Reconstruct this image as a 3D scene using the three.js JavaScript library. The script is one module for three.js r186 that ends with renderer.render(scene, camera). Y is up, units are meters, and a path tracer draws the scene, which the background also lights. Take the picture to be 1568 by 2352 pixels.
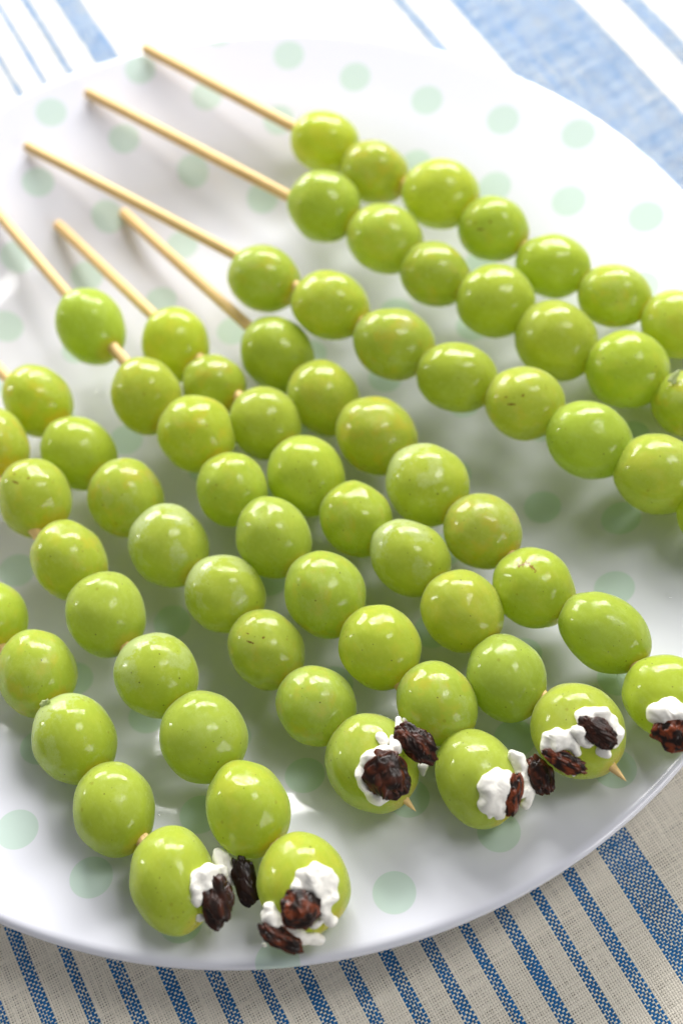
import * as THREE from 'three';
import { ImprovedNoise } from 'three/addons/math/ImprovedNoise.js';
import { RectAreaLightUniformsLib } from 'three/addons/lights/RectAreaLightUniformsLib.js';

// ------------------------------------------------------------------ camera, light, exposure
const scene = new THREE.Scene();
const V = (x, y, z) => new THREE.Vector3(x, y, z);
const EYE = V(0, 0.26445, 0.16812), FW = V(0.05183, -0.89177, -0.44951), UPV = V(0.22553, 0.44893, -0.86464), RT = V(0.97286, -0.05656, 0.22439);
const FPX = 2802.9, PW = 1568, PH = 2352;             // focal length and picture size in the pixels used for measuring
const camera = new THREE.PerspectiveCamera(2 * Math.atan(PH / 2 / FPX) * 180 / Math.PI, PW / PH, 0.01, 20);
camera.position.copy(EYE); camera.up.copy(UPV); camera.lookAt(EYE.clone().add(FW));
camera.focus = 0.266; camera.userData.fStop = 6.8;

const renderer = new THREE.WebGLRenderer({ antialias: true });
renderer.toneMapping = THREE.LinearToneMapping;
renderer.toneMappingExposure = 0.63;
renderer.shadowMap.enabled = true;

// an indoor table by windows: the dim room all round, and the windows as area lights
scene.background = new THREE.Color().setRGB(0.24, 0.248, 0.272);
RectAreaLightUniformsLib.init();
const AIM = V(0.02, -0.01, 0.02);
const azel = (az, el, d) => { const a = az * Math.PI / 180, e = el * Math.PI / 180; return V(Math.sin(a) * Math.cos(e), Math.sin(e), -Math.cos(a) * Math.cos(e)).multiplyScalar(d); };
const WINDOWS = [   // azimuth from the back of the table, elevation, distance, width, height, radiance, columns, rows, roll
  [-19, 12, 0.90, 0.42, 0.32, 36, 3, 2, 0],
  [22, 29, 1.05, 0.86, 0.34, 46, 4, 2, 0.42],
  [80, 62, 1.10, 0.30, 0.44, 20, 1, 2, 0.3],
  [-62, 9, 1.3, 0.12, 0.26, 46, 1, 2, 0],
  [138, 16, 1.4, 0.50, 0.66, 10, 2, 3, 0],
];
const whitePaint = new THREE.MeshStandardMaterial({ color: 0xd8d6d0, roughness: 0.6 });
function box(w, h, d, x, y, z) { const g = new THREE.BoxGeometry(w, h, d); g.translate(x, y, z); return g; }
WINDOWS.forEach(([az, el, d, w, h, power, nc, nr, roll], i) => {
  const g = new THREE.Group(); g.name = i ? 'window_' + String(i).padStart(3, '0') : 'window';
  g.position.copy(azel(az, el, d).add(AIM)); g.up.set(0, 1, 0); g.lookAt(AIM); g.rotateZ(roll);
  g.userData = { kind: 'structure', label: ['multi-pane window behind the table', 'long slanting roof window behind the table', 'small roof window over the table', 'narrow side window of the room', 'window across the room facing the table'][i], category: 'window' };
  const pane = new THREE.Mesh(box(w, h, 0.004, 0, 0, -0.004), new THREE.MeshStandardMaterial({ color: 0x20242a, roughness: 0.2, emissive: new THREE.Color(0.9, 0.96, 1), emissiveIntensity: 0.3 })); pane.name = 'window_pane'; g.add(pane);
  const bar = (bw, bh, x, y) => { const m = new THREE.Mesh(box(bw, bh, 0.03, x, y, 0.02), whitePaint); m.name = 'glazing_bar'; g.add(m); };
  for (let c = 0; c <= nc; c++) bar(c % nc ? 0.012 : 0.04, h + 0.05, -w / 2 + w * c / nc, 0);
  for (let r = 0; r <= nr; r++) bar(w - 0.03, r % nr ? 0.012 : 0.04, 0, -h / 2 + h * r / nr);
  const L = new THREE.RectAreaLight(new THREE.Color(1, 0.985, 0.97), power, w, h);
  L.position.copy(g.position); L.lookAt(AIM); L.rotateZ(roll); L.name = 'window_daylight'; scene.add(L);
  scene.add(g);
});

// ------------------------------------------------------------------ helpers
const rngOf = (s) => () => { s |= 0; s = s + 0x6D2B79F5 | 0; let t = Math.imul(s ^ s >>> 15, 1 | s); t = t + Math.imul(t ^ t >>> 7, 61 | t) ^ t; return ((t ^ t >>> 14) >>> 0) / 4294967296; };
const PN = new ImprovedNoise(), noise = (x, y, z) => PN.noise(x, y, z);
const fbm = (x, y, z, n = 4) => { let a = 0, k = 0.5; for (let i = 0; i < n; i++) { a += k * noise(x, y, z); x = x * 2.03 + 7.1; y = y * 2.03 + 3.7; z = z * 2.03 + 1.3; k *= 0.5; } return a; };
const sstep = (a, b, x) => { x = Math.min(1, Math.max(0, (x - a) / (b - a))); return x * x * (3 - 2 * x); };
const lerp = (a, b, t) => a + (b - a) * t;
const clamp01 = (x) => Math.min(1, Math.max(0, x));
const LUT = Float32Array.from({ length: 8193 }, (_, i) => { const c = i / 8192; return 255 * (c <= 0.0031308 ? 12.92 * c : 1.055 * Math.pow(c, 1 / 2.4) - 0.055); });
const toS = (c) => LUT[Math.round(clamp01(c) * 8192)];
function dataTex(w, h, fn, srgb) {
  const a = new Uint8Array(w * h * 4), c = [0, 0, 0];
  for (let y = 0, k = 0; y < h; y++) for (let x = 0; x < w; x++, k += 4) {
    fn((x + 0.5) / w, (y + 0.5) / h, c, x, y);
    if (srgb) { a[k] = toS(c[0]); a[k + 1] = toS(c[1]); a[k + 2] = toS(c[2]); } else { a[k] = 255 * clamp01(c[0]); a[k + 1] = 255 * clamp01(c[1]); a[k + 2] = 255 * clamp01(c[2]); }
    a[k + 3] = 255;
  }
  const t = new THREE.DataTexture(a, w, h); t.magFilter = THREE.LinearFilter; t.minFilter = THREE.LinearMipmapLinearFilter; t.generateMipmaps = true;
  t.wrapS = t.wrapT = THREE.RepeatWrapping; if (srgb) t.colorSpace = THREE.SRGBColorSpace; t.needsUpdate = true; return t;
}
function meshOf(name, geo, mat, parent) { const m = new THREE.Mesh(geo, mat); m.name = name; m.castShadow = m.receiveShadow = true; parent.add(m); return m; }
const rayDir = (px, py) => FW.clone().addScaledVector(RT, (px - PW / 2) / FPX).addScaledVector(UPV, -(py - PH / 2) / FPX);   // depth along FW is 1

// ------------------------------------------------------------------ table and striped cloth
const CLOTH_Y = -0.025, SA = 74.3 * Math.PI / 180;
const table = meshOf('table', box(1.3, 0.03, 1.1, 0, CLOTH_Y - 0.0185, 0), new THREE.MeshStandardMaterial({ color: 0x8a6f52, roughness: 0.6 }), scene);
table.userData = { kind: 'structure' };
{
  const STR = [[117, 121.4], [132.8, 169], [180, 186.7], [19.1, 27.8]];
  for (let k = -14; k <= 1; k++) STR.push([k * 9.03 + 0.35 - (k < -8 ? 0.3 : 0), k * 9.03 + 3.25 - (k < -8 ? 0.3 : 0)]);
  const PITCH = 250 / 404;                                   // thread spacing, mm
  const inBlue = (s) => { for (const [a, b] of STR) if (s > a && s < b) return true; return false; };
  const weave = (S0) => dataTex(2048, 2048, (u, v, c) => {
    const wob = 0.12 * noise(u * 40, v * 9, S0);             // threads wander
    const cx = u * 404 + wob, cy = v * 404 + 0.12 * noise(u * 9, v * 40, S0 + 5);
    const ix = Math.floor(cx), iy = Math.floor(cy), fx = cx - ix - 0.5, fy = cy - iy - 0.5;
    const warpUp = ((ix + iy) & 1) === 0;
    const s = S0 + (ix + 0.5) * PITCH;
    const slubW = noise(ix * 0.91, v * 14, 3.3 + S0), slubF = noise(u * 14, iy * 0.91, 9.1 + S0);
    const fat = 0.37 + 0.16 * slubW, fatF = 0.37 + 0.16 * slubF + 0.09 * sstep(0.3, 0.5, noise(u * 22 + 3, iy * 0.73, S0 + 21));
    const bl = inBlue(s), onWarp = warpUp ? Math.abs(fx) < fat + 0.06 : (Math.abs(fy) > (bl ? fatF - 0.12 : fatF) && Math.abs(fx) < fat + (bl ? 0.06 : 0));
    const hole = Math.abs(fx) > fat && Math.abs(fy) > fatF;
    const mottled = 1 + 0.10 * (onWarp ? slubW : slubF) + 0.05 * noise(u * 900, v * 900, 2);
    if (hole) { c[0] = 0.20; c[1] = 0.17; c[2] = 0.13; }
    else if (onWarp && bl) { const m = mottled * (1 + 0.2 * slubW); c[0] = 0.018 * m; c[1] = 0.145 * m; c[2] = 0.39 * m; }
    else { c[0] = 0.88 * mottled; c[1] = 0.82 * mottled; c[2] = 0.70 * mottled; }
  }, true);
  const relief = dataTex(2048, 2048, (u, v, c) => {
    const cx = u * 202, cy = v * 202, ix = Math.floor(cx), iy = Math.floor(cy), fx = cx - ix - 0.5, fy = cy - iy - 0.5;
    const over = ((ix + iy) & 1) === 0, a = over ? fx : fy, b = over ? fy : fx;
    const h = Math.sqrt(Math.max(0, 1 - 3.4 * a * a)) * (0.55 + 0.45 * Math.cos(b * Math.PI)) + 0.12 * noise(cx * 3, cy * 3, 1.7);
    c[0] = c[1] = c[2] = h * 0.85;
  }, false);
  // the cloth runs along the stripes: u across them, v along them
  const N = 150, pos = [], uv = [], idx = [[], []], S0 = -390, S1 = 360, T0 = -420, T1 = 420;
  const sl = []; for (let i = 0; i <= N; i++) sl.push(S0 + (S1 - S0) * i / N);
  for (let i = 0; i <= N; i++) for (let j = 0; j <= N; j++) {
    const s = sl[i] / 1000, t = (T0 + (T1 - T0) * j / N) / 1000;
    const x = s * Math.sin(SA) + t * Math.cos(SA), z = -s * Math.cos(SA) + t * Math.sin(SA), r = Math.hypot(x, z);
    const lift = 0.0011 * (0.5 + fbm(x * 16, z * 16, 4.2, 3)) * sstep(0.085, 0.13, r);
    pos.push(x, CLOTH_Y + lift, z); uv.push((sl[i] + 140) / 250, t * 4);
  }
  for (let i = 0; i < N; i++) for (let j = 0; j < N; j++) { const a = i * (N + 1) + j, b = a + N + 1; idx[sl[i] + 2.5 > 110 ? 1 : 0].push(a, a + 1, b, b, a + 1, b + 1); }
  const g = new THREE.BufferGeometry(); g.setAttribute('position', new THREE.Float32BufferAttribute(pos, 3)); g.setAttribute('uv', new THREE.Float32BufferAttribute(uv, 2));
  g.setIndex([...idx[0], ...idx[1]]); g.addGroup(0, idx[0].length, 0); g.addGroup(idx[0].length, idx[1].length, 1); g.computeVertexNormals();
  const rl = relief.clone(); rl.repeat.set(2, 2); rl.needsUpdate = true;
  const mats = [-140, 110].map((s0) => new THREE.MeshPhysicalMaterial({ map: weave(s0), bumpMap: rl, bumpScale: 0.0003, roughness: 0.95, specularIntensity: 0.3, sheen: 0.15, sheenRoughness: 0.8, sheenColor: new THREE.Color(1, 1, 1) }));
  const cloth = meshOf('tablecloth', g, mats, scene);
  cloth.userData = { label: 'cream linen tablecloth with woven blue stripes under the dotted plate', category: 'tablecloth' };
}

// ------------------------------------------------------------------ plate
const PROFILE = [[0, -19.6], [40, -19.6], [66, -19.4], [74, -18.9], [81, -17.4], [87.5, -14.9], [93.5, -12], [100, -9.4], [108, -7], [118, -4.5], [128, -1.9], [133, -0.6], [135, -0.2], [150, 3.5]].map(([a, b]) => [a / 1000, b / 1000]);
const MONO = (() => {            // smooth monotone curve through the profile
  const n = PROFILE.length, d = [], m = [];
  for (let i = 0; i < n - 1; i++) d.push((PROFILE[i + 1][1] - PROFILE[i][1]) / (PROFILE[i + 1][0] - PROFILE[i][0]));
  for (let i = 0; i < n; i++) m.push(i === 0 ? 0 : i === n - 1 ? d[n - 2] : (d[i - 1] + d[i]) / 2);
  return (r) => { let i = 0; while (i < n - 2 && r > PROFILE[i + 1][0]) i++; const h = PROFILE[i + 1][0] - PROFILE[i][0], t = (r - PROFILE[i][0]) / h, t2 = t * t, t3 = t2 * t;
    return (2 * t3 - 3 * t2 + 1) * PROFILE[i][1] + (t3 - 2 * t2 + t) * h * m[i] + (-2 * t3 + 3 * t2) * PROFILE[i + 1][1] + (t3 - t2) * h * m[i + 1]; };
})();
const plateY = (r) => MONO(Math.min(r, 0.15));
const plateSlope = (r) => (plateY(r + 0.001) - plateY(Math.max(0, r - 0.001))) / 0.002;
function onPlate(px, py, lift) {           // where a sight line meets the surface that lies «lift» above the plate
  const D = rayDir(px, py), P = V(0, 0, 0); let lo = 0.15, hi = 0.6;
  const h = (t) => { P.copy(EYE).addScaledVector(D, t); const r = Math.hypot(P.x, P.z), sl = plateSlope(r); return P.y - plateY(r) - lift * Math.sqrt(1 + sl * sl); };
  let t = lo; while (t < hi && h(t) > 0) t += 0.001; lo = t - 0.001; hi = t;
  for (let i = 0; i < 30; i++) { const m = (lo + hi) / 2; if (h(m) > 0) lo = m; else hi = m; }
  return EYE.clone().addScaledVector(D, (lo + hi) / 2);
}
{
  const SEEN = [[663, 127], [815, 177], [980, 230], [1154, 275], [1327, 308], [322, 160], [475, 220], [640, 275], [118, 258], [285, 318], [443, 392], [603, 455], [1135, 430], [1305, 462], [1482, 498], [88, 418], [248, 498], [200, 635], [370, 690], [535, 760], [15, 750], [40, 590], [905, 2050], [210, 2015], [40, 1905], [700, 1780], [460, 1870], [95, 1715], [340, 1645], [170, 1560], [40, 1310], [395, 1430], [1245, 1165], [1425, 1190], [1410, 1350], [620, 1330], [290, 1010], [1085, 750], [1145, 1910], [955, 380]];
  const dots = SEEN.map(([x, y]) => { const p = onPlate(x, y, 0); return [p.x, p.z]; });
  for (let i = -14; i <= 14; i++) for (let j = -14; j <= 14; j++) {
    const x = (70.8 + i * 18.37 - j * 8.32) / 1000, z = (-95.1 + i * 13.16 + j * 20.69) / 1000;
    if (Math.hypot(x, z) < 0.14 && !dots.some(([a, b]) => Math.hypot(a - x, b - z) < 0.011)) dots.push([x, z]);
  }
  const S = 0.276, grid = new Map();
  for (const d of dots) for (let a = -1; a <= 1; a++) for (let b = -1; b <= 1; b++) { const k = (Math.floor(d[0] * 100) + a) + ',' + (Math.floor(d[1] * 100) + b); if (!grid.has(k)) grid.set(k, []); grid.get(k).push(d); }
  const print = dataTex(2048, 2048, (u, v, c) => {
    const x = (u - 0.5) * S, z = (v - 0.5) * S; let m = 0;
    const l = grid.get(Math.floor(x * 100) + ',' + Math.floor(z * 100));
    if (l) for (const d of l) m = Math.max(m, 1 - sstep(0.00452, 0.00474, Math.hypot(d[0] - x, d[1] - z)));
    c[0] = lerp(0.75, 0.575, m); c[1] = lerp(0.755, 0.70, m); c[2] = lerp(0.825, 0.64, m);
  }, true);
  print.wrapS = print.wrapT = THREE.ClampToEdgeWrapping;
  const prof = [];                                       // centre of the top, out over the lip, back along the underside to the foot ring
  for (let i = 0; i <= 96; i++) { const r = 0.1325 * i / 96; prof.push([r, plateY(r)]); }
  const cy = plateY(0.1325) - 0.0018;                   // the lip rolls over softly
  for (let i = 1; i <= 14; i++) { const a = Math.PI / 2 * (1 - i / 14 * 1.12); prof.push([0.1325 + 0.0025 * Math.cos(a), cy + 0.0018 * Math.sin(a) + 0.0005 * Math.cos(a) * Math.max(0, Math.sin(a))]); }
  prof.push([0.1338, cy - 0.0009]); prof.push([0.132, cy - 0.0012]);
  const nTop = prof.length;
  for (const [r, y] of [[0.128, -4.9], [0.118, -7.6], [0.108, -10.2], [0.1, -12.8], [0.0935, -15.6], [0.0875, -18.6], [0.081, -21.2], [0.075, -22.4], [0.071, -23.4], [0.0695, -24.4], [0.067, -24.4], [0.0655, -22.9], [0.04, -22.9], [0, -22.9]]) prof.push([r, y / 1000]);
  const M = 288, pos = [], uv = [], idx = [];
  prof.forEach(([r, y], i) => { for (let k = 0; k <= M; k++) { const a = 2 * Math.PI * k / M, x = r * Math.cos(a), z = r * Math.sin(a); pos.push(x, y, z); const out = i >= nTop; uv.push(out ? 0.002 : x / S + 0.5, out ? 0.002 : z / S + 0.5); } });
  for (let i = 0; i < prof.length - 1; i++) for (let k = 0; k < M; k++) { const a = i * (M + 1) + k, b = a + M + 1; idx.push(a, a + 1, b, b, a + 1, b + 1); }
  const g = new THREE.BufferGeometry(); g.setAttribute('position', new THREE.Float32BufferAttribute(pos, 3)); g.setAttribute('uv', new THREE.Float32BufferAttribute(uv, 2)); g.setIndex(idx);
  g.computeVertexNormals();
  const nn = g.attributes.normal; for (let i = 0; i < prof.length; i++) { const a = i * (M + 1), b = a + M, n = V(nn.getX(a) + nn.getX(b), nn.getY(a) + nn.getY(b), nn.getZ(a) + nn.getZ(b)).normalize(); nn.setXYZ(a, n.x, n.y, n.z); nn.setXYZ(b, n.x, n.y, n.z); }
  for (let k = 0; k <= M; k++) nn.setXYZ(k, 0, 1, 0);
  const plate = meshOf('plate', g, new THREE.MeshPhysicalMaterial({ map: print, roughness: 0.10, specularIntensity: 0.9 }), scene);
  plate.userData = { label: 'round white plate with pale mint green polka dots', category: 'plate' };
}

// ------------------------------------------------------------------ grape skins
const skinTex = [];
{
  const kinds = [   // [seed, specks, bloom, yellow, scar]
    [11, 26, 0.1, 0.25, 0], [23, 40, 0.2, 0.1, 0], [37, 18, 0.35, 0.5, 0], [41, 34, 0.15, 0.0, 0], [53, 22, 1.0, 0.1, 0], [67, 30, 0.15, 0.2, 1], [79, 24, 0.2, 0.35, 2], [83, 20, 0.6, 0.6, 0]];
  for (const [seed, specks, bloom, yellow, scar] of kinds) {
    const R = rngOf(seed), sp = [];
    for (let i = 0; i < specks; i++) { const z = R() * 1.9 - 0.95, a = R() * 6.283, q = Math.sqrt(1 - z * z); sp.push([q * Math.cos(a), z, q * Math.sin(a), 0.012 + 0.016 * R() * R(), 0.5 + 0.5 * R()]); }
    for (let i = 0; i < 5; i++) { const z = R() * 1.6 - 0.8, a = R() * 6.283, q = Math.sqrt(1 - z * z); sp.push([q * Math.cos(a), z, q * Math.sin(a), 0.03 + 0.03 * R(), 0.35]); }
    const cell = new Map(), key = (x, y, z) => Math.floor(x * 8) * 400 + Math.floor(y * 8) * 20 + Math.floor(z * 8);
    for (const s of sp) { const seen = new Set(); for (const dx of [-0.07, 0, 0.07]) for (const dy of [-0.07, 0, 0.07]) for (const dz of [-0.07, 0, 0.07]) seen.add(key(s[0] + dx, s[1] + dy, s[2] + dz)); for (const k of seen) { if (!cell.has(k)) cell.set(k, []); cell.get(k).push(s); } }
    skinTex.push(dataTex(768, 384, (u, v, c) => {
      const th = v * Math.PI, ph = u * 2 * Math.PI, y = Math.cos(th), q = Math.sin(th), x = q * Math.cos(ph), z = q * Math.sin(ph);
      const o = seed * 1.37;
      const vein = fbm(x * 5 + o, y * 1.3, z * 5, 3), mot = fbm(x * 2.1 + o, y * 2.1 + 4, z * 2.1, 4), fine = noise(x * 38 + o, y * 38, z * 38), mid = fbm(x * 9 + o, y * 9, z * 9, 3);
      let r = 0.565, g = 0.665, b = 0.075;
      const k = 1 + 0.10 * mot + 0.025 * fine + 0.05 * mid; r *= k; g *= k; b *= k;
      const pv = sstep(0.06, 0.34, vein) * 0.22 + sstep(0.02, 0.3, mid) * 0.10; r = lerp(r, 0.68, pv); g = lerp(g, 0.77, pv); b = lerp(b, 0.20, pv);   // pale veins under the skin
      const ye = clamp01(yellow * sstep(-0.1, 0.4, mot + 0.3 * mid) + 0.75 * sstep(0.86, 0.985, Math.abs(y) + 0.05 * mid)); r = lerp(r, 0.72, ye); g = lerp(g, 0.60, ye); b = lerp(b, 0.06, ye);
      const bl = bloom * sstep(0.02, 0.22, fbm(x * 1.4 + o * 2, y * 1.4, z * 1.4 + 8, 3) + 0.16 * mid + 0.05 * fine) * (0.55 + 0.45 * sstep(-0.2, 0.2, fine + mid)); const cap = bloom > 0.9 ? 0.75 * sstep(0.30, 0.48, -y + 0.55 * mid + 0.25 * mot + 0.08 * fine) : 0; r = lerp(r, 0.70, cap); g = lerp(g, 0.79, cap); b = lerp(b, 0.36, cap);
      r = lerp(r, 0.68, 0.62 * bl); g = lerp(g, 0.76, 0.62 * bl); b = lerp(b, 0.34, 0.62 * bl);   // waxy bloom
      const l = cell.get(key(x, y, z));
      if (l) for (const s of l) { const d = Math.hypot(s[0] - x, s[1] - y, s[2] - z), a = s[4] * (1 - sstep(s[3] * 0.5, s[3], d)); if (a > 0) { r = lerp(r, s[3] > 0.03 ? 0.34 : 0.07, a); g = lerp(g, s[3] > 0.03 ? 0.27 : 0.05, a); b = lerp(b, 0.015, a); } }
      const du = (u - 0.5) * 2 * Math.PI * q, dv = (v - 0.5) * Math.PI;       // scars lie where u = v = 0.5
      if (scar === 1) { const al = (du - dv) * 0.707, yy = (du + dv) * 0.707 - 0.40 + 2.2 * al * al + 0.10 * noise(al * 14, 2, seed), a = (1 - sstep(0.0, 0.03, Math.abs(yy) - 0.03 - 0.07 * noise(u * 120, v * 60, 5) - 0.05 * noise(u * 300, v * 150, 5))) * (1 - sstep(0.2, 0.27, Math.abs(al - 0.06))); r = lerp(r, 0.40, a); g = lerp(g, 0.22 + 0.1 * fine, a); b = lerp(b, 0.05, a); }
      if (scar === 2) for (const [px, py, w, h, t] of [[-0.18, 0.02, 0.03, 0.12, 0.5], [-0.08, 0.24, 0.02, 0.05, 0.4], [0.16, -0.12, 0.045, 0.035, 0]]) { const ex = du - px, ey = dv - py, fx = ex * Math.cos(t) + ey * Math.sin(t), fy = -ex * Math.sin(t) + ey * Math.cos(t), a = 0.9 * (1 - sstep(0.6, 1.1, Math.hypot(fx / w, fy / h) + 0.5 * noise(u * 160, v * 80, 3))); if (a > 0) { r = lerp(r, 0.22, a); g = lerp(g, 0.10, a); b = lerp(b, 0.012, a); } }
      c[0] = r; c[1] = g; c[2] = b;
    }, true));
  }
}
const wetTex = dataTex(1024, 512, (u, v, c) => {
  const th = v * Math.PI, ph = u * 2 * Math.PI, y = Math.cos(th), q = Math.sin(th), x = q * Math.cos(ph), z = q * Math.sin(ph);
  c[0] = c[2] = 0; c[1] = 0.24 + 0.76 * sstep(-0.02, 0.42, fbm(x * 3, y * 3, z * 3, 3) + 0.28 * noise(x * 22, y * 22, z * 22) + 0.22 * noise(x * 55, y * 55, z * 55));
}, false);
const skins = skinTex.map((map) => new THREE.MeshPhysicalMaterial({ map, vertexColors: true, roughness: 1, specularIntensity: 0.2, transmission: 0.5, sheen: 0.5, sheenRoughness: 0.45, sheenColor: new THREE.Color().setRGB(0.9, 1, 0.75), thickness: 0, clearcoat: 1, clearcoatRoughness: 0.42, clearcoatRoughnessMap: wetTex }));

const NU = 112, NV = 72;
function grapeGeometry(ax, ay, az, axis, seed, faceCam, tint) {   // half-axes (vectors), skewer axis, which way texture u = 0.5 looks
  const R = rngOf(seed), o1 = R() * 90, o2 = R() * 90, pos = [], uv = [], col = [], idx = [];
  const Y = axis.clone().normalize();
  // local frame: pole along the skewer; u = 0.5 (angle pi) faces faceCam
  const F = faceCam.clone().addScaledVector(Y, -faceCam.dot(Y)).normalize(), X = F.clone().negate(), Z = V(0, 0, 0).crossVectors(X, Y);
  const lx = ax.length(), ly = ay.length(), lz = az.length(), ex = ax.clone().normalize(), ey = ay.clone().normalize(), ez = az.clone().normalize();
  const d = V(0, 0, 0), p = V(0, 0, 0), dent = 0.03 + 0.04 * R(), dent2 = 0.03 + 0.04 * R(), am = 0.030 + 0.020 * R(), egg = 0.10 * (R() - 0.5), long = 0.02 + 0.06 * R();
  const vw = ez, along = Y.clone().addScaledVector(vw, -Y.dot(vw)).normalize(), across = V(0, 0, 0).crossVectors(along, vw);
  for (let j = 0; j <= NV; j++) for (let i = 0; i <= NU; i++) {
    const th = Math.PI * j / NV, ph = 2 * Math.PI * i / NU, q = Math.sin(th);
    d.set(0, 0, 0).addScaledVector(X, q * Math.cos(ph)).addScaledVector(Y, Math.cos(th)).addScaledVector(Z, q * Math.sin(ph));
    const pole = Math.min(th, Math.PI - th);
    let k = 1 + am * noise(d.x * 1.6 + o1, d.y * 1.6, d.z * 1.6 + o2) + 0.0030 * noise(d.x * 5 + o2, d.y * 5, d.z * 5 + o1) + 0.0011 * noise(d.x * 12 + o2, d.y * 12 + o1, d.z * 12) + 0.0003 * noise(d.x * 24 + o2, d.y * 24 + o1, d.z * 24);
    k -= (th < 1.5 ? dent : dent2) * Math.exp(-((pole / 0.17) ** 2)) * (1 + 0.35 * Math.cos(ph * 5 + o1));
    // ellipsoid along the three half-axes
    const cx = d.dot(ex) * lx, cy = d.dot(ey) * ly, cz = d.dot(ez) * lz;
    p.set(0, 0, 0).addScaledVector(ex, cx).addScaledVector(ey, cy).addScaledVector(ez, cz).multiplyScalar(k);
    { const pa = p.dot(along), pc = p.dot(across); p.addScaledVector(along, pa * long).addScaledVector(across, pc * (egg * Math.cos(th) - long * 0.8)); }
    pos.push(p.x, p.y, p.z); uv.push(i / NU, j / NV); col.push(tint[0], tint[1], tint[2]);
  }
  for (let j = 0; j < NV; j++) for (let i = 0; i < NU; i++) { const a = j * (NU + 1) + i, b = a + NU + 1; if (j) idx.push(a, a + 1, b); if (j < NV - 1) idx.push(b, a + 1, b + 1); }
  const g = new THREE.BufferGeometry(); g.setAttribute('position', new THREE.Float32BufferAttribute(pos, 3)); g.setAttribute('uv', new THREE.Float32BufferAttribute(uv, 2)); g.setAttribute('color', new THREE.Float32BufferAttribute(col, 3)); g.setIndex(idx); g.computeVertexNormals();
  const n = g.attributes.normal, e = V(0, 0, 0), P = g.attributes.position;
  for (let j = 0; j <= NV; j++) { const a = j * (NU + 1), b = a + NU; e.set(n.getX(a) + n.getX(b), n.getY(a) + n.getY(b), n.getZ(a) + n.getZ(b)).normalize(); n.setXYZ(a, e.x, e.y, e.z); n.setXYZ(b, e.x, e.y, e.z); }
  for (const j of [0, NV]) for (let i = 0; i <= NU; i++) { const a = j * (NU + 1) + i; const s = j ? -1 : 1; n.setXYZ(a, Y.x * s, Y.y * s, Y.z * s); }
  // outward?
  e.set(n.getX((NU + 1) * 36 + 5), n.getY((NU + 1) * 36 + 5), n.getZ((NU + 1) * 36 + 5)); d.set(P.getX((NU + 1) * 36 + 5), P.getY((NU + 1) * 36 + 5), P.getZ((NU + 1) * 36 + 5));
  if (e.dot(d) < 0) { for (let i = 0; i < n.count; i++) n.setXYZ(i, -n.getX(i), -n.getY(i), -n.getZ(i)); for (let i = 0; i < idx.length; i += 3) { const t = idx[i + 1]; idx[i + 1] = idx[i + 2]; idx[i + 2] = t; } g.setIndex(idx);
    for (const j of [0, NV]) for (let i = 0; i <= NU; i++) { const a = j * (NU + 1) + i, s = j ? -1 : 1; n.setXYZ(a, Y.x * s, Y.y * s, Y.z * s); } }
  return g;
}

// ------------------------------------------------------------------ bamboo sticks
const grain = dataTex(64, 512, (u, v, c) => {
  const f = noise(u * 14, v * 3, 2) * 0.5 + noise(u * 31, v * 7, 6) * 0.3, k = 1 + 0.22 * f + 0.06 * noise(u * 9, v * 60, 1);
  const dk = sstep(0.32, 0.5, noise(u * 24, v * 5, 11)) * 0.45; c[0] = lerp(0.80 * k, 0.44, dk); c[1] = lerp(0.56 * k, 0.25, dk); c[2] = lerp(0.25 * k, 0.08, dk);
}, true);
const bamboo = new THREE.MeshPhysicalMaterial({ map: grain, roughness: 0.55, specularIntensity: 0.6 });
function stickGeometry(a, b, r, point, seed) {   // from the blunt end a to the point b
  const R = rngOf(seed), L = a.distanceTo(b), Y = b.clone().sub(a).normalize(), X = V(0, 1, 0).addScaledVector(Y, -Y.y).normalize(), Z = V(0, 0, 0).crossVectors(X, Y), M = 20, rows = 60, pos = [], uv = [], idx = [], o = R() * 30;
  const st = [[0, 0], [0, 0.82], [0.0004 / L, 0.97], [0.001 / L, 1]]; for (let i = 1; i <= rows; i++) st.push([i / rows * (1 - point / L), 1]); for (let i = 1; i <= 8; i++) st.push([1 - point / L * (1 - i / 8), i === 8 ? 0.02 : Math.pow(1 - i / 8, 0.9) * 0.95 + 0.05]);
  st.forEach(([t, k]) => { for (let i = 0; i <= M; i++) { const q = 2 * Math.PI * i / M, rr = r * k * (1 + 0.05 * noise(Math.cos(q) * 1.2 + o, Math.sin(q) * 1.2, t * 14) + 0.02 * noise(q * 3, o, t * 40)), p = a.clone().addScaledVector(Y, t * L).addScaledVector(X, rr * Math.cos(q) + 0.0006 * Math.sin(t * 3.1 + o)).addScaledVector(Z, rr * Math.sin(q) + 0.0006 * Math.sin(t * 4 + o * 2)); pos.push(p.x, p.y, p.z); uv.push(i / M + o, t * L * 8); } });
  for (let j = 0; j < st.length - 1; j++) for (let i = 0; i < M; i++) { const c = j * (M + 1) + i, d = c + M + 1; idx.push(c, d, c + 1, d, d + 1, c + 1); }
  const g = new THREE.BufferGeometry(); g.setAttribute('position', new THREE.Float32BufferAttribute(pos, 3)); g.setAttribute('uv', new THREE.Float32BufferAttribute(uv, 2)); g.setIndex(idx); g.computeVertexNormals(); return g;
}

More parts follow.
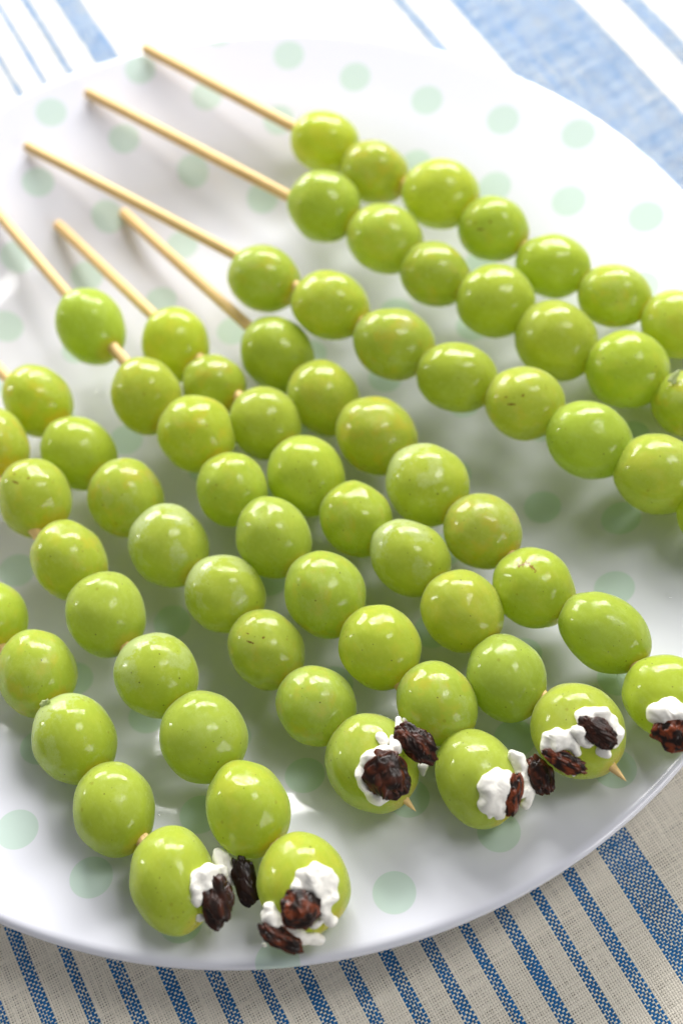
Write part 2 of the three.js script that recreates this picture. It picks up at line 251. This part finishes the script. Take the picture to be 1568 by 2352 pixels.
// ------------------------------------------------------------------ cream cheese: lobes joined into one lumpy mass (surface nets)
const creamMat = new THREE.MeshPhysicalMaterial({ color: new THREE.Color().setRGB(0.90, 0.875, 0.80), roughness: 0.6, specularIntensity: 0.4, clearcoat: 0.7, clearcoatRoughness: 0.3 });
function netGeometry(lobes, cell, seed, lump) {     // lobes: {p, r}; returns geometry about the origin of lobes' coordinates
  const lo = V(1e9, 1e9, 1e9), hi = V(-1e9, -1e9, -1e9);
  for (const l of lobes) { lo.min(l.p.clone().subScalar(l.r * 1.5 + 0.0008)); hi.max(l.p.clone().addScalar(l.r * 1.5 + 0.0008)); }
  const nx = Math.ceil((hi.x - lo.x) / cell) + 1, ny = Math.ceil((hi.y - lo.y) / cell) + 1, nz = Math.ceil((hi.z - lo.z) / cell) + 1, F = new Float32Array(nx * ny * nz), o = seed * 3.1;
  const field = (x, y, z) => {
    let s = 0; const k = 700; { const ox = x, oy = y, oz = z; x += 0.0007 * noise(ox * 330 + o, oy * 330, oz * 330); y += 0.0007 * noise(ox * 330, oy * 330 + o, oz * 330 + 5); z += 0.0007 * noise(ox * 330 + 9, oy * 330, oz * 330 + o); }
    for (const l of lobes) { const d = Math.hypot(x - l.p.x, y - l.p.y, z - l.p.z) - l.r; if (d < 0.005) s += Math.exp(-k * d * 1.6); }
    let d = s > 0 ? -Math.log(s) / (k * 1.6) : 0.004;
    if (d < 0.0015) {
      const wx = noise(x * 400 + o, y * 400, z * 400) * 0.6, rid = 1 - 2 * Math.abs(noise(x * 430 + wx + o, y * 430 + wx, z * 430));
      d += lump * (-0.00012 * rid + 0.0005 * noise(x * 380, y * 380 + o, z * 380) + 0.00004 * noise(x * 1900, y * 1900, z * 1900 + o));
    }
    return d;
  };
  for (let k = 0, i = 0; k < nz; k++) for (let j = 0; j < ny; j++) for (let h = 0; h < nx; h++, i++) F[i] = field(lo.x + h * cell, lo.y + j * cell, lo.z + k * cell);
  const id = new Int32Array(nx * ny * nz).fill(-1), pos = [], idx = [], at = (h, j, k) => h + nx * (j + ny * k);
  for (let k = 0; k < nz - 1; k++) for (let j = 0; j < ny - 1; j++) for (let h = 0; h < nx - 1; h++) {
    let n = 0, sx = 0, sy = 0, sz = 0; const v = []; for (let c = 0; c < 8; c++) v.push(F[at(h + (c & 1), j + (c >> 1 & 1), k + (c >> 2))]);
    for (let a = 0; a < 8; a++) for (const bit of [1, 2, 4]) if (!(a & bit)) { const b = a | bit; if (v[a] < 0 !== v[b] < 0) { const t = v[a] / (v[a] - v[b]); n++; sx += lerp(a & 1, b & 1, t); sy += lerp(a >> 1 & 1, b >> 1 & 1, t); sz += lerp(a >> 2, b >> 2, t); } }
    if (n) { id[at(h, j, k)] = pos.length / 3; pos.push(lo.x + (h + sx / n) * cell, lo.y + (j + sy / n) * cell, lo.z + (k + sz / n) * cell); }
  }
  const quad = (a, b, c, d, flip) => { if (a < 0 || b < 0 || c < 0 || d < 0) return; if (flip) idx.push(a, c, b, a, d, c); else idx.push(a, b, c, a, c, d); };
  for (let k = 1; k < nz - 1; k++) for (let j = 1; j < ny - 1; j++) for (let h = 1; h < nx - 1; h++) {
    const f0 = F[at(h, j, k)] < 0;
    if (f0 !== F[at(h + 1, j, k)] < 0) quad(id[at(h, j - 1, k - 1)], id[at(h, j, k - 1)], id[at(h, j, k)], id[at(h, j - 1, k)], !f0);
    if (f0 !== F[at(h, j + 1, k)] < 0) quad(id[at(h - 1, j, k - 1)], id[at(h - 1, j, k)], id[at(h, j, k)], id[at(h, j, k - 1)], !f0);
    if (f0 !== F[at(h, j, k + 1)] < 0) quad(id[at(h - 1, j - 1, k)], id[at(h, j - 1, k)], id[at(h, j, k)], id[at(h - 1, j, k)], !f0);
  }
  const g = new THREE.BufferGeometry(); g.setAttribute('position', new THREE.Float32BufferAttribute(pos, 3)); g.setIndex(idx); g.computeVertexNormals(); return g;
}

// ------------------------------------------------------------------ raisins
const raisinMat = new THREE.MeshPhysicalMaterial({ vertexColors: true, roughness: 0.4, specularIntensity: 0.5, clearcoat: 0.25, clearcoatRoughness: 0.28 });
function raisinGeometry(A, B, C, seed, fold, red) {   // half-axis vectors (long, across, thick)
  const o = seed * 5.7, nu = 112, nv = 72, pos = [], col = [], idx = [], d = V(0, 0, 0);
  for (let j = 0; j <= nv; j++) for (let i = 0; i <= nu; i++) {
    const th = Math.PI * j / nv, ph = 2 * Math.PI * i / nu; d.set(Math.cos(th), Math.sin(th) * Math.cos(ph), Math.sin(th) * Math.sin(ph));
    const w = 1.1 * noise(d.x * 1.9 + o, d.y * 1.9, d.z * 1.9), big = noise(d.x * 1.5 + o, d.y * 1.5 + 3, d.z * 1.5);
    const r1 = -0.75 + 3.0 * Math.abs(noise(d.x * 1.3 + w + o, d.y * fold * 0.55 + w, d.z * fold * 0.55 - w)), r2 = -0.75 + 3.0 * Math.abs(noise(d.x * 3 + o * 2, d.y * fold * 1.9 + w * 2, d.z * fold * 1.9)), r3 = noise(d.x * 14, d.y * 14 + o, d.z * 14);
    const k = 1.03 + 0.27 * big + 0.095 * r1 + 0.02 * r2 + 0.010 * noise(d.x * 7 + o, d.y * 9, d.z * 9) + 0.006 * r3;
    pos.push(...V(0, 0, 0).addScaledVector(A, d.x * k).addScaledVector(B, d.y * k).addScaledVector(C, d.z * k).toArray());
    const t = clamp01(red * (0.26 + 1.1 * noise(d.x * 2.1 + o, d.y * 2.1 + 9, d.z * 2.1) + 0.4 * r1) + 0.03);
    col.push(lerp(0.013, 0.16, t), lerp(0.0055, 0.032, t), lerp(0.003, 0.008, t));
  }
  for (let j = 0; j < nv; j++) for (let i = 0; i < nu; i++) { const a = j * (nu + 1) + i, b = a + nu + 1; if (j) idx.push(a, b, a + 1); if (j < nv - 1) idx.push(b, b + 1, a + 1); }
  const g = new THREE.BufferGeometry(); g.setAttribute('position', new THREE.Float32BufferAttribute(pos, 3)); g.setAttribute('color', new THREE.Float32BufferAttribute(col, 3)); g.setIndex(idx); g.computeVertexNormals();
  const n = g.attributes.normal; for (let j = 0; j <= nv; j++) { const a = j * (nu + 1), b = a + nu, e = V(n.getX(a) + n.getX(b), n.getY(a) + n.getY(b), n.getZ(a) + n.getZ(b)).normalize(); n.setXYZ(a, e.x, e.y, e.z); n.setXYZ(b, e.x, e.y, e.z); }
  return g;
}

// ------------------------------------------------------------------ the nine skewers
// blunt stick end, grapes [x, y, half-width, half-height, turn], first grape at the blunt end; measured in the photograph
const panel = (ox, oy, s) => (x, y, r = 0) => [(ox + x / s) * PW / 2731, (oy + y / s) * PW / 2731, r / s * PW / 2731];
const P4 = panel(700, 3300, 2.0907), P5 = panel(1250, 2750, 2.8509), P6 = panel(1650, 2800, 2.8509), P7 = panel(2050, 2650, 2.3025);
const SKEWERS = [
  { label: 'long-sticked grape skewer at plate edge toward broad blue stripe, small brown scratch on one grape', end: [335, 112],
    grapes: [[747, 328, 77, 72], [861, 397, 76, 74], [1010, 445, 88, 80], [1134, 527, 80, 75], [1270, 612, 84, 74], [1411, 680, 82, 74], [1552, 745, 78, 80]], kinds: [0, 2, 1, 6, 3, 2, 0] },
  { label: 'grape skewer packed close between the scratched skewer and the longest bare stick', end: [200, 212],
    grapes: [[745, 474, 83, 82], [884, 549, 85, 82], [999, 631, 78, 77], [1139, 692, 90, 85], [1277, 783, 91, 95], [1440, 849, 94, 91], [1580, 930, 81, 80]], kinds: [1, 0, 2, 3, 1, 0, 7], peels: [[1525, 880, 34, 20, 58]] },
  { label: 'grape skewer with the longest bare stick, bordering the wide empty gap on the plate', end: [60, 338],
    grapes: [[607, 641, 81, 79], [760, 702, 88, 81], [904, 790, 92, 86], [1050, 867, 90, 84], [1204, 926, 90, 86], [1352, 1011, 98, 92, 30], [1510, 1089, 99, 95], [1652, 1180, 93, 92]], kinds: [2, 0, 7, 1, 6, 3, 0, 1] },
  { label: 'grape skewer with a tan scab on one grape and a red raisin on its head', end: [281, 484],
    grapes: [[637, 815, 84, 88], [745, 915, 84, 87], [865, 1001, 93, 92], [980, 1113, 95, 96], [1108, 1221, 89, 88], [1226, 1351, 93, 94], [1387, 1452, 106, 90, 30], [1540, 1605, 110, 100, 25]], kinds: [1, 0, 2, 4, 2, 5, 1, 3],
    eyes: [{ cream: [P7(1290, 500, 60), P7(1330, 430, 70), P7(1420, 410, 65), P7(1510, 440, 70), P7(1350, 500, 70), P7(1440, 490, 80), P7(1590, 470, 70)], raisin: [P7(1480, 640), 185, 165, 20, 3.4, 3.2, 7] }], s: 2.3025 },
  { label: 'grape skewer ending in a sharp clean stick point below two wrinkled raisins', end: [134, 512],
    grapes: [[403, 792, 78, 87], [492, 884, 73, 70], [610, 972, 83, 84], [704, 1095, 90, 94], [819, 1193, 83, 87], [941, 1281, 95, 87, 30], [1061, 1405, 95, 96], [1163, 1558, 92, 100], [1327, 1678, 108, 110]], kinds: [0, 7, 3, 1, 2, 4, 0, 3, 1], tip: P7(1047, 1095),
    eyes: [{ cream: [P7(400, 680, 62), P7(330, 740, 62), P7(480, 690, 58), P7(550, 770, 50), P7(400, 770, 60), P7(290, 800, 42), P7(605, 850, 24), P7(560, 1010, 26), P7(345, 660, 30), P7(540, 650, 26)], raisin: [P7(485, 915), 200, 84, 27, 4.6, 1.2, 3] },
      { cream: [P7(650, 460, 48), P7(635, 520, 40), P7(770, 460, 50), P7(850, 450, 52), P7(920, 530, 55), P7(965, 620, 46), P7(975, 710, 36), P7(940, 770, 30), P7(860, 830, 36), P7(665, 690, 52), P7(690, 750, 36), P7(570, 620, 42), P7(600, 660, 38), P7(830, 800, 30)], raisin: [P7(785, 645), 188, 112, 35, 5.5, 0.25, 5] }], s: 2.3025 },
  { label: 'grape skewer with bare stick showing between its first two grapes', end: [-40, 442],
    grapes: [[209, 750, 80, 87], [336, 909, 81, 89], [452, 998, 88, 90], [534, 1125, 82, 86], [628, 1235, 88, 94], [747, 1365, 94, 100], [873, 1487, 95, 97], [1004, 1617, 94, 95], [1096, 1787, 98, 110]], kinds: [3, 0, 2, 0, 1, 2, 0, 7, 3],
    eyes: [{ cream: [P6(870, 880, 75), P6(980, 870, 75), P6(1080, 870, 65), P6(800, 1010, 72), P6(900, 1000, 90), P6(1000, 1000, 90), P6(880, 1150, 105), P6(810, 1200, 55), P6(960, 1250, 65), P6(868, 1335, 34), P6(985, 1310, 34), P6(1020, 1200, 65), P6(1090, 1000, 70), P6(1100, 1130, 60)], raisin: [P6(1150, 1080), 225, 100, 103, 3.0, 2.2, 11] },
      { cream: [P6(1150, 620, 45), P6(1195, 700, 66), P6(1250, 760, 70), P6(1290, 830, 60), P6(1350, 900, 60), P6(1330, 1000, 75), P6(1300, 1120, 75), P6(1270, 1190, 55), P6(1230, 900, 70), P6(1230, 1050, 70)], raisin: [P6(1440, 860), 230, 150, 65, 3.6, 0.55, 13] }], s: 2.8509 },
  { label: 'grape skewer with a frayed stick point below a large round dark raisin', end: [-150, 690],
    grapes: [[88, 921, 79, 83], [181, 1040, 87, 84], [291, 1146, 87, 93], [389, 1255, 91, 96], [516, 1364, 94, 90, 20], [612, 1492, 88, 91], [726, 1621, 92, 93], [856, 1754, 108, 113]], kinds: [2, 3, 7, 4, 4, 6, 2, 0], tip: P5(1180, 1408),
    eyes: [{ cream: [P5(990, 390, 58), P5(1075, 390, 62), P5(1150, 430, 48), P5(920, 590, 50), P5(940, 670, 52), P5(975, 720, 34), P5(1030, 480, 60), P5(1250, 890, 40), P5(1262, 955, 26)], raisin: [P5(1170, 635), 265, 160, 42, 4.2, 0.5, 17] },
      { cream: [P5(650, 780, 66), P5(740, 745, 56), P5(850, 740, 54), P5(950, 770, 44), P5(610, 870, 55), P5(560, 975, 52), P5(600, 1080, 50), P5(625, 1150, 50), P5(700, 1240, 66), P5(770, 1260, 56), P5(850, 1235, 36), P5(720, 1305, 26)], raisin: [P5(838, 1000), 268, 246, 60, 3.8, 0.5, 19] },
      { cream: [P5(745, 545, 26), P5(790, 575, 32), P5(835, 600, 28)] }], s: 2.8509 },
  { label: 'grape skewer whose head has a round wrinkled raisin and a torn cream strip below', end: [-260, 770],
    grapes: [[-15, 1020, 83, 85], [81, 1143, 84, 91], [160, 1289, 88, 90], [245, 1412, 92, 98], [361, 1552, 97, 97], [468, 1694, 102, 105], [568, 1857, 98, 108], [696, 2030, 107, 115]], kinds: [7, 6, 2, 3, 4, 1, 0, 0],
    eyes: [{ cream: [P4(1180, 365, 58), P4(1100, 430, 72), P4(1020, 500, 66), P4(1250, 420, 56), P4(1310, 465, 34), P4(1190, 530, 64), P4(1230, 640, 46), P4(1225, 720, 50), P4(1280, 800, 42), P4(1180, 830, 46), P4(1345, 585, 14), P4(1275, 592, 30), P4(1310, 588, 20), P4(1330, 795, 20), P4(1150, 440, 60)], raisin: [P4(1048, 692), 168, 158, 10, 2.8, 1.3, 23] },
      { cream: [P4(770, 690, 28), P4(755, 760, 50), P4(840, 790, 46), P4(920, 860, 52), P4(1020, 910, 58), P4(1100, 950, 56), P4(1175, 955, 36), P4(1222, 955, 18), P4(735, 1010, 28), P4(800, 740, 34), P4(960, 960, 50)], raisin: [P4(880, 945), 190, 88, 28, 3.4, 0.9, 29] }], s: 2.0907 },
  { label: 'grape skewer with an elongated head grape and smooth blackish raisins, beside bare plate rim', end: [-330, 1020],
    grapes: [[-25, 1420, 90, 86], [86, 1546, 90, 99], [171, 1698, 98, 101], [263, 1860, 95, 106], [398, 2023, 100, 120, -8]], kinds: [6, 2, 4, 3, 1], peels: [[122, 1608, 26, 26, 50]],
    eyes: [{ cream: [P4(205, 420, 82), P4(290, 385, 78), P4(375, 400, 70), P4(175, 530, 58), P4(190, 630, 48), P4(225, 770, 44), P4(300, 800, 32), P4(392, 808, 22), P4(440, 470, 56), P4(280, 480, 80)], raisin: [P4(352, 632), 212, 128, 80, 2.6, 0.22, 31] },
      { cream: [P4(350, 215, 20), P4(392, 265, 40), P4(430, 330, 56), P4(460, 400, 54), P4(480, 495, 26), P4(415, 370, 50)], raisin: [P4(588, 465), 215, 100, 72, 2.4, 0.06, 37] }], s: 2.0907 },
];
const STICK_R = 0.0016;
const peelMat = new THREE.MeshPhysicalMaterial({ color: new THREE.Color().setRGB(0.66, 0.72, 0.38), roughness: 1, specularIntensity: 0.3, transmission: 0.45, thickness: 0, clearcoat: 0.8, clearcoatRoughness: 0.15 });
let nth = 0;
SKEWERS.forEach((S, si) => {
  const depth = (p) => p.clone().sub(EYE).dot(FW);
  const gs = S.grapes, last = gs[gs.length - 1];
  const back = onPlate(S.end[0], S.end[1], STICK_R + 0.0003);
  let front = onPlate(last[0], last[1], 0.0099);
  front = onPlate(last[0], last[1], Math.min(last[2], last[3]) / FPX * depth(front) * 0.985);
  const dir = front.clone().sub(back).normalize();
  const root = new THREE.Group(); root.name = si ? 'grape_skewer_' + String(si).padStart(3, '0') : 'grape_skewer'; scene.add(root);
  const mid = back.clone().lerp(front, 0.5); root.position.set(mid.x, plateY(Math.hypot(mid.x, mid.z)), mid.z);
  root.userData = { label: S.label, category: 'fruit skewer', group: 'grape skewers laid side by side on the plate' };
  const org = root.position;
  const onLine = (px, py) => {     // the point of the sight line nearest to the stick's line
    const D = rayDir(px, py).normalize(), w = EYE.clone().sub(back), b = D.dot(dir), d = D.dot(w), e = dir.dot(w), t = (b * e - d) / (1 - b * b);
    return EYE.clone().addScaledVector(D, t);
  };
  let tipAt = front.clone().addScaledVector(dir, 0.009);
  if (S.tip) tipAt = onLine(S.tip[0], S.tip[1]);
  meshOf('stick', stickGeometry(back.clone().sub(org), tipAt.clone().sub(org), STICK_R, 0.007, si + 5), bamboo, root);
  const made = gs.map(([px, py, hw, hh, turn = 0], i) => {
    const c = i === gs.length - 1 ? front.clone() : onLine(px, py), dp = depth(c), R = rngOf(1000 + nth * 17 + si); nth++;
    const a = turn * Math.PI / 180, view = c.clone().sub(EYE).normalize();
    const rx = RT.clone().addScaledVector(view, -RT.dot(view)).normalize(), uy = V(0, 0, 0).crossVectors(view, rx).normalize().negate();   // image right and image up, square to the line of sight
    if (uy.dot(UPV) < 0) uy.negate();
    const e1 = rx.clone().multiplyScalar(Math.cos(a)).addScaledVector(uy, -Math.sin(a)), e2 = uy.clone().multiplyScalar(Math.cos(a)).addScaledVector(rx, Math.sin(a));
    const k = dp / FPX, l1 = hw * k, l2 = hh * k, l3 = Math.min(l1, l2) * (0.98 + 0.03 * R());
    const kind = S.kinds[i], face = view.clone().negate();
    if (kind !== 5 && kind !== 6) face.applyAxisAngle(dir, R() * 6.28);
    const t = (R() - 0.5), y = (R() - 0.5), tint = [0.965 + 0.07 * y + 0.12 * t, 0.985 + 0.12 * t, 1.0 + 0.4 * (R() - 0.5)];
    const g = grapeGeometry(e1.clone().multiplyScalar(l1), e2.clone().multiplyScalar(l2), view.clone().multiplyScalar(l3), dir, 500 + nth, face, tint);
    const m = meshOf('grape', g, skins[kind], root); m.position.copy(c).sub(org);
    return { c, e1, e2, view, l1, l2, l3 };
  });
  (S.peels || []).forEach(([px, py, len, wid, ang], pi) => {      // torn bits of skin where two grapes meet
    const base = onLine(px, py).addScaledVector(FW, -0.0075), q = ang * Math.PI / 180, k = depth(base) / FPX, A = RT.clone().multiplyScalar(Math.cos(q)).addScaledVector(UPV, Math.sin(q)), B = UPV.clone().multiplyScalar(Math.cos(q)).addScaledVector(RT, -Math.sin(q)), pos = [], idx = [];
    for (const side of [0, 1]) for (let i = 0; i <= 8; i++) for (let j = 0; j <= 6; j++) { const a = i / 8, b = j / 6 - 0.5, w = wid * (1 - 0.75 * a * a) * (1 + 0.5 * noise(a * 4, b * 5, pi + si)); const p = A.clone().multiplyScalar((a - 0.25) * len * k).addScaledVector(B, b * w * k).addScaledVector(FW, -(a * a * 0.5 + (0.25 - b * b) * 0.8) * wid * k + side * 0.00025); pos.push(p.x, p.y, p.z); }
    const o = 63; for (let i = 0; i < 8; i++) for (let j = 0; j < 6; j++) { const c = i * 7 + j; idx.push(c, c + 7, c + 1, c + 1, c + 7, c + 8, c + o, c + 1 + o, c + 7 + o, c + 1 + o, c + 8 + o, c + 7 + o); }
    for (let i = 0; i < 8; i++) for (const j of [0, 6]) { const c = i * 7 + j; idx.push(c, c + 7, c + o, c + o, c + 7, c + 7 + o); }
    for (let j = 0; j < 6; j++) for (const i of [0, 8]) { const c = i * 7 + j; idx.push(c, c + 1, c + o, c + o, c + 1, c + 1 + o); }
    const g = new THREE.BufferGeometry(); g.setAttribute('position', new THREE.Float32BufferAttribute(pos, 3)); g.setIndex(idx); g.computeVertexNormals();
    meshOf('peel_flap', g, peelMat, root).position.copy(base).sub(org);
  });
  const head = made[made.length - 1];
  const skinDepth = (px, py) => {   // depth at which a sight line meets the head grape, or passes it closest
    const D = rayDir(px, py), w = EYE.clone().sub(head.c), f = (v) => [v.dot(head.e1) / head.l1, v.dot(head.e2) / head.l2, v.dot(head.view) / head.l3];
    const d = f(D), q = f(w), A = d[0] ** 2 + d[1] ** 2 + d[2] ** 2, B = d[0] * q[0] + d[1] * q[1] + d[2] * q[2], C = q[0] ** 2 + q[1] ** 2 + q[2] ** 2 - 1, disc = B * B - A * C;
    return disc > 0 ? (-B - Math.sqrt(disc)) / A : -B / A;
  };
  const place = (px, py, off, pull = 0.12) => { const hx = last[0], hy = last[1], t = skinDepth(lerp(px, hx, pull), lerp(py, hy, pull)) - off; return [EYE.clone().addScaledVector(rayDir(px, py), t), t]; };
  (S.eyes || []).forEach((eye, ei) => {
    const lobes = eye.cream.map(([px, py, pr]) => { const r0 = pr / FPX * 0.28, [p, t] = place(px, py, r0 * 0.1); return { p, r: pr / FPX * t * 0.74 }; });
    const base = lobes.reduce((s, l) => s.add(l.p), V(0, 0, 0)).multiplyScalar(1 / lobes.length);
    for (const l of lobes) l.p.sub(base);
    const cream = meshOf('cream_cheese', netGeometry(lobes, 0.00021, si * 3 + ei + 1, eye.raisin ? 1 : 0.5), creamMat, root); cream.position.copy(base).sub(org);
    if (!eye.raisin) return;
    const [[px, py], a, b, ang, fold, red, seed] = eye.raisin, s = PW / 2731 / S.s / FPX, q = ang * Math.PI / 180;
    const [p, t] = place(px, py, 0.0014, 0.28);
    const A = head.e1.clone(), rx = RT.clone().addScaledVector(head.view, -RT.dot(head.view)).normalize(), uy = V(0, 0, 0).crossVectors(rx, head.view).normalize(); if (uy.dot(UPV) < 0) uy.negate();
    A.copy(rx).multiplyScalar(Math.cos(q)).addScaledVector(uy, -Math.sin(q)); const B = uy.clone().multiplyScalar(Math.cos(q)).addScaledVector(rx, Math.sin(q));
    const m = meshOf('raisin', raisinGeometry(A.multiplyScalar(a * s * t), B.multiplyScalar(b * s * t), head.view.clone().multiplyScalar(-Math.min(b, a * 0.8) * s * t * 0.55), seed, fold, red), raisinMat, cream);
    m.position.copy(p).sub(base);
    m.userData = { label: red > 1.25 ? 'reddish brown raisin' : red < 0.3 ? 'blackish raisin' : 'dark brown raisin' };
  });
});

// ------------------------------------------------------------------ juice left on the plate
const juice = new THREE.MeshPhysicalMaterial({ color: 0xffffff, roughness: 0.03, transmission: 1, thickness: 0, ior: 1.34 });
[[232, 903, 15, 10, 'large juice drop on the plate beside the second grape of the gapped skewer'], [607, 1718, 8, 6, 'small juice drop on bare plate among the cream-dabbed head grapes'], [368, 1870, 5, 9, 'thin juice smear on the plate against the elongated-head skewer'], [1532, 1370, 10, 7, 'juice drop on the bright bare plate slope near the red raisin'], [690, 1190, 0, 0, '']].forEach(([px, py, a, b, label], i) => {
  if (!a) return;
  const p = onPlate(px, py, 0), k = 0.0001 + 0 * i, r = Math.hypot(p.x, p.z), sl = plateSlope(r), n = V(-sl * p.x / r, 1, -sl * p.z / r).normalize(), t = p.clone().sub(EYE).dot(FW) / FPX;
  const g = new THREE.SphereGeometry(1, 40, 24), P = g.attributes.position;
  for (let j = 0; j < P.count; j++) { const x = P.getX(j), y = P.getY(j), z = P.getZ(j), q = 1 + 0.45 * noise(x * 1.5 + i * 9, z * 1.5, i * 3.3); P.setXYZ(j, x * a * t * q, (y > 0 ? y : y * 0.05) * 0.0004 + k, z * b * t * q); }
  g.computeVertexNormals();
  const m = meshOf(i ? 'juice_drop_' + String(i).padStart(3, '0') : 'juice_drop', g, juice, scene);
  m.position.copy(p); m.quaternion.setFromUnitVectors(V(0, 1, 0), n); m.rotateY(0.6 * i);
  m.userData = { label, category: 'juice drop', group: 'juice drops on the plate' };
});

renderer.render(scene, camera);
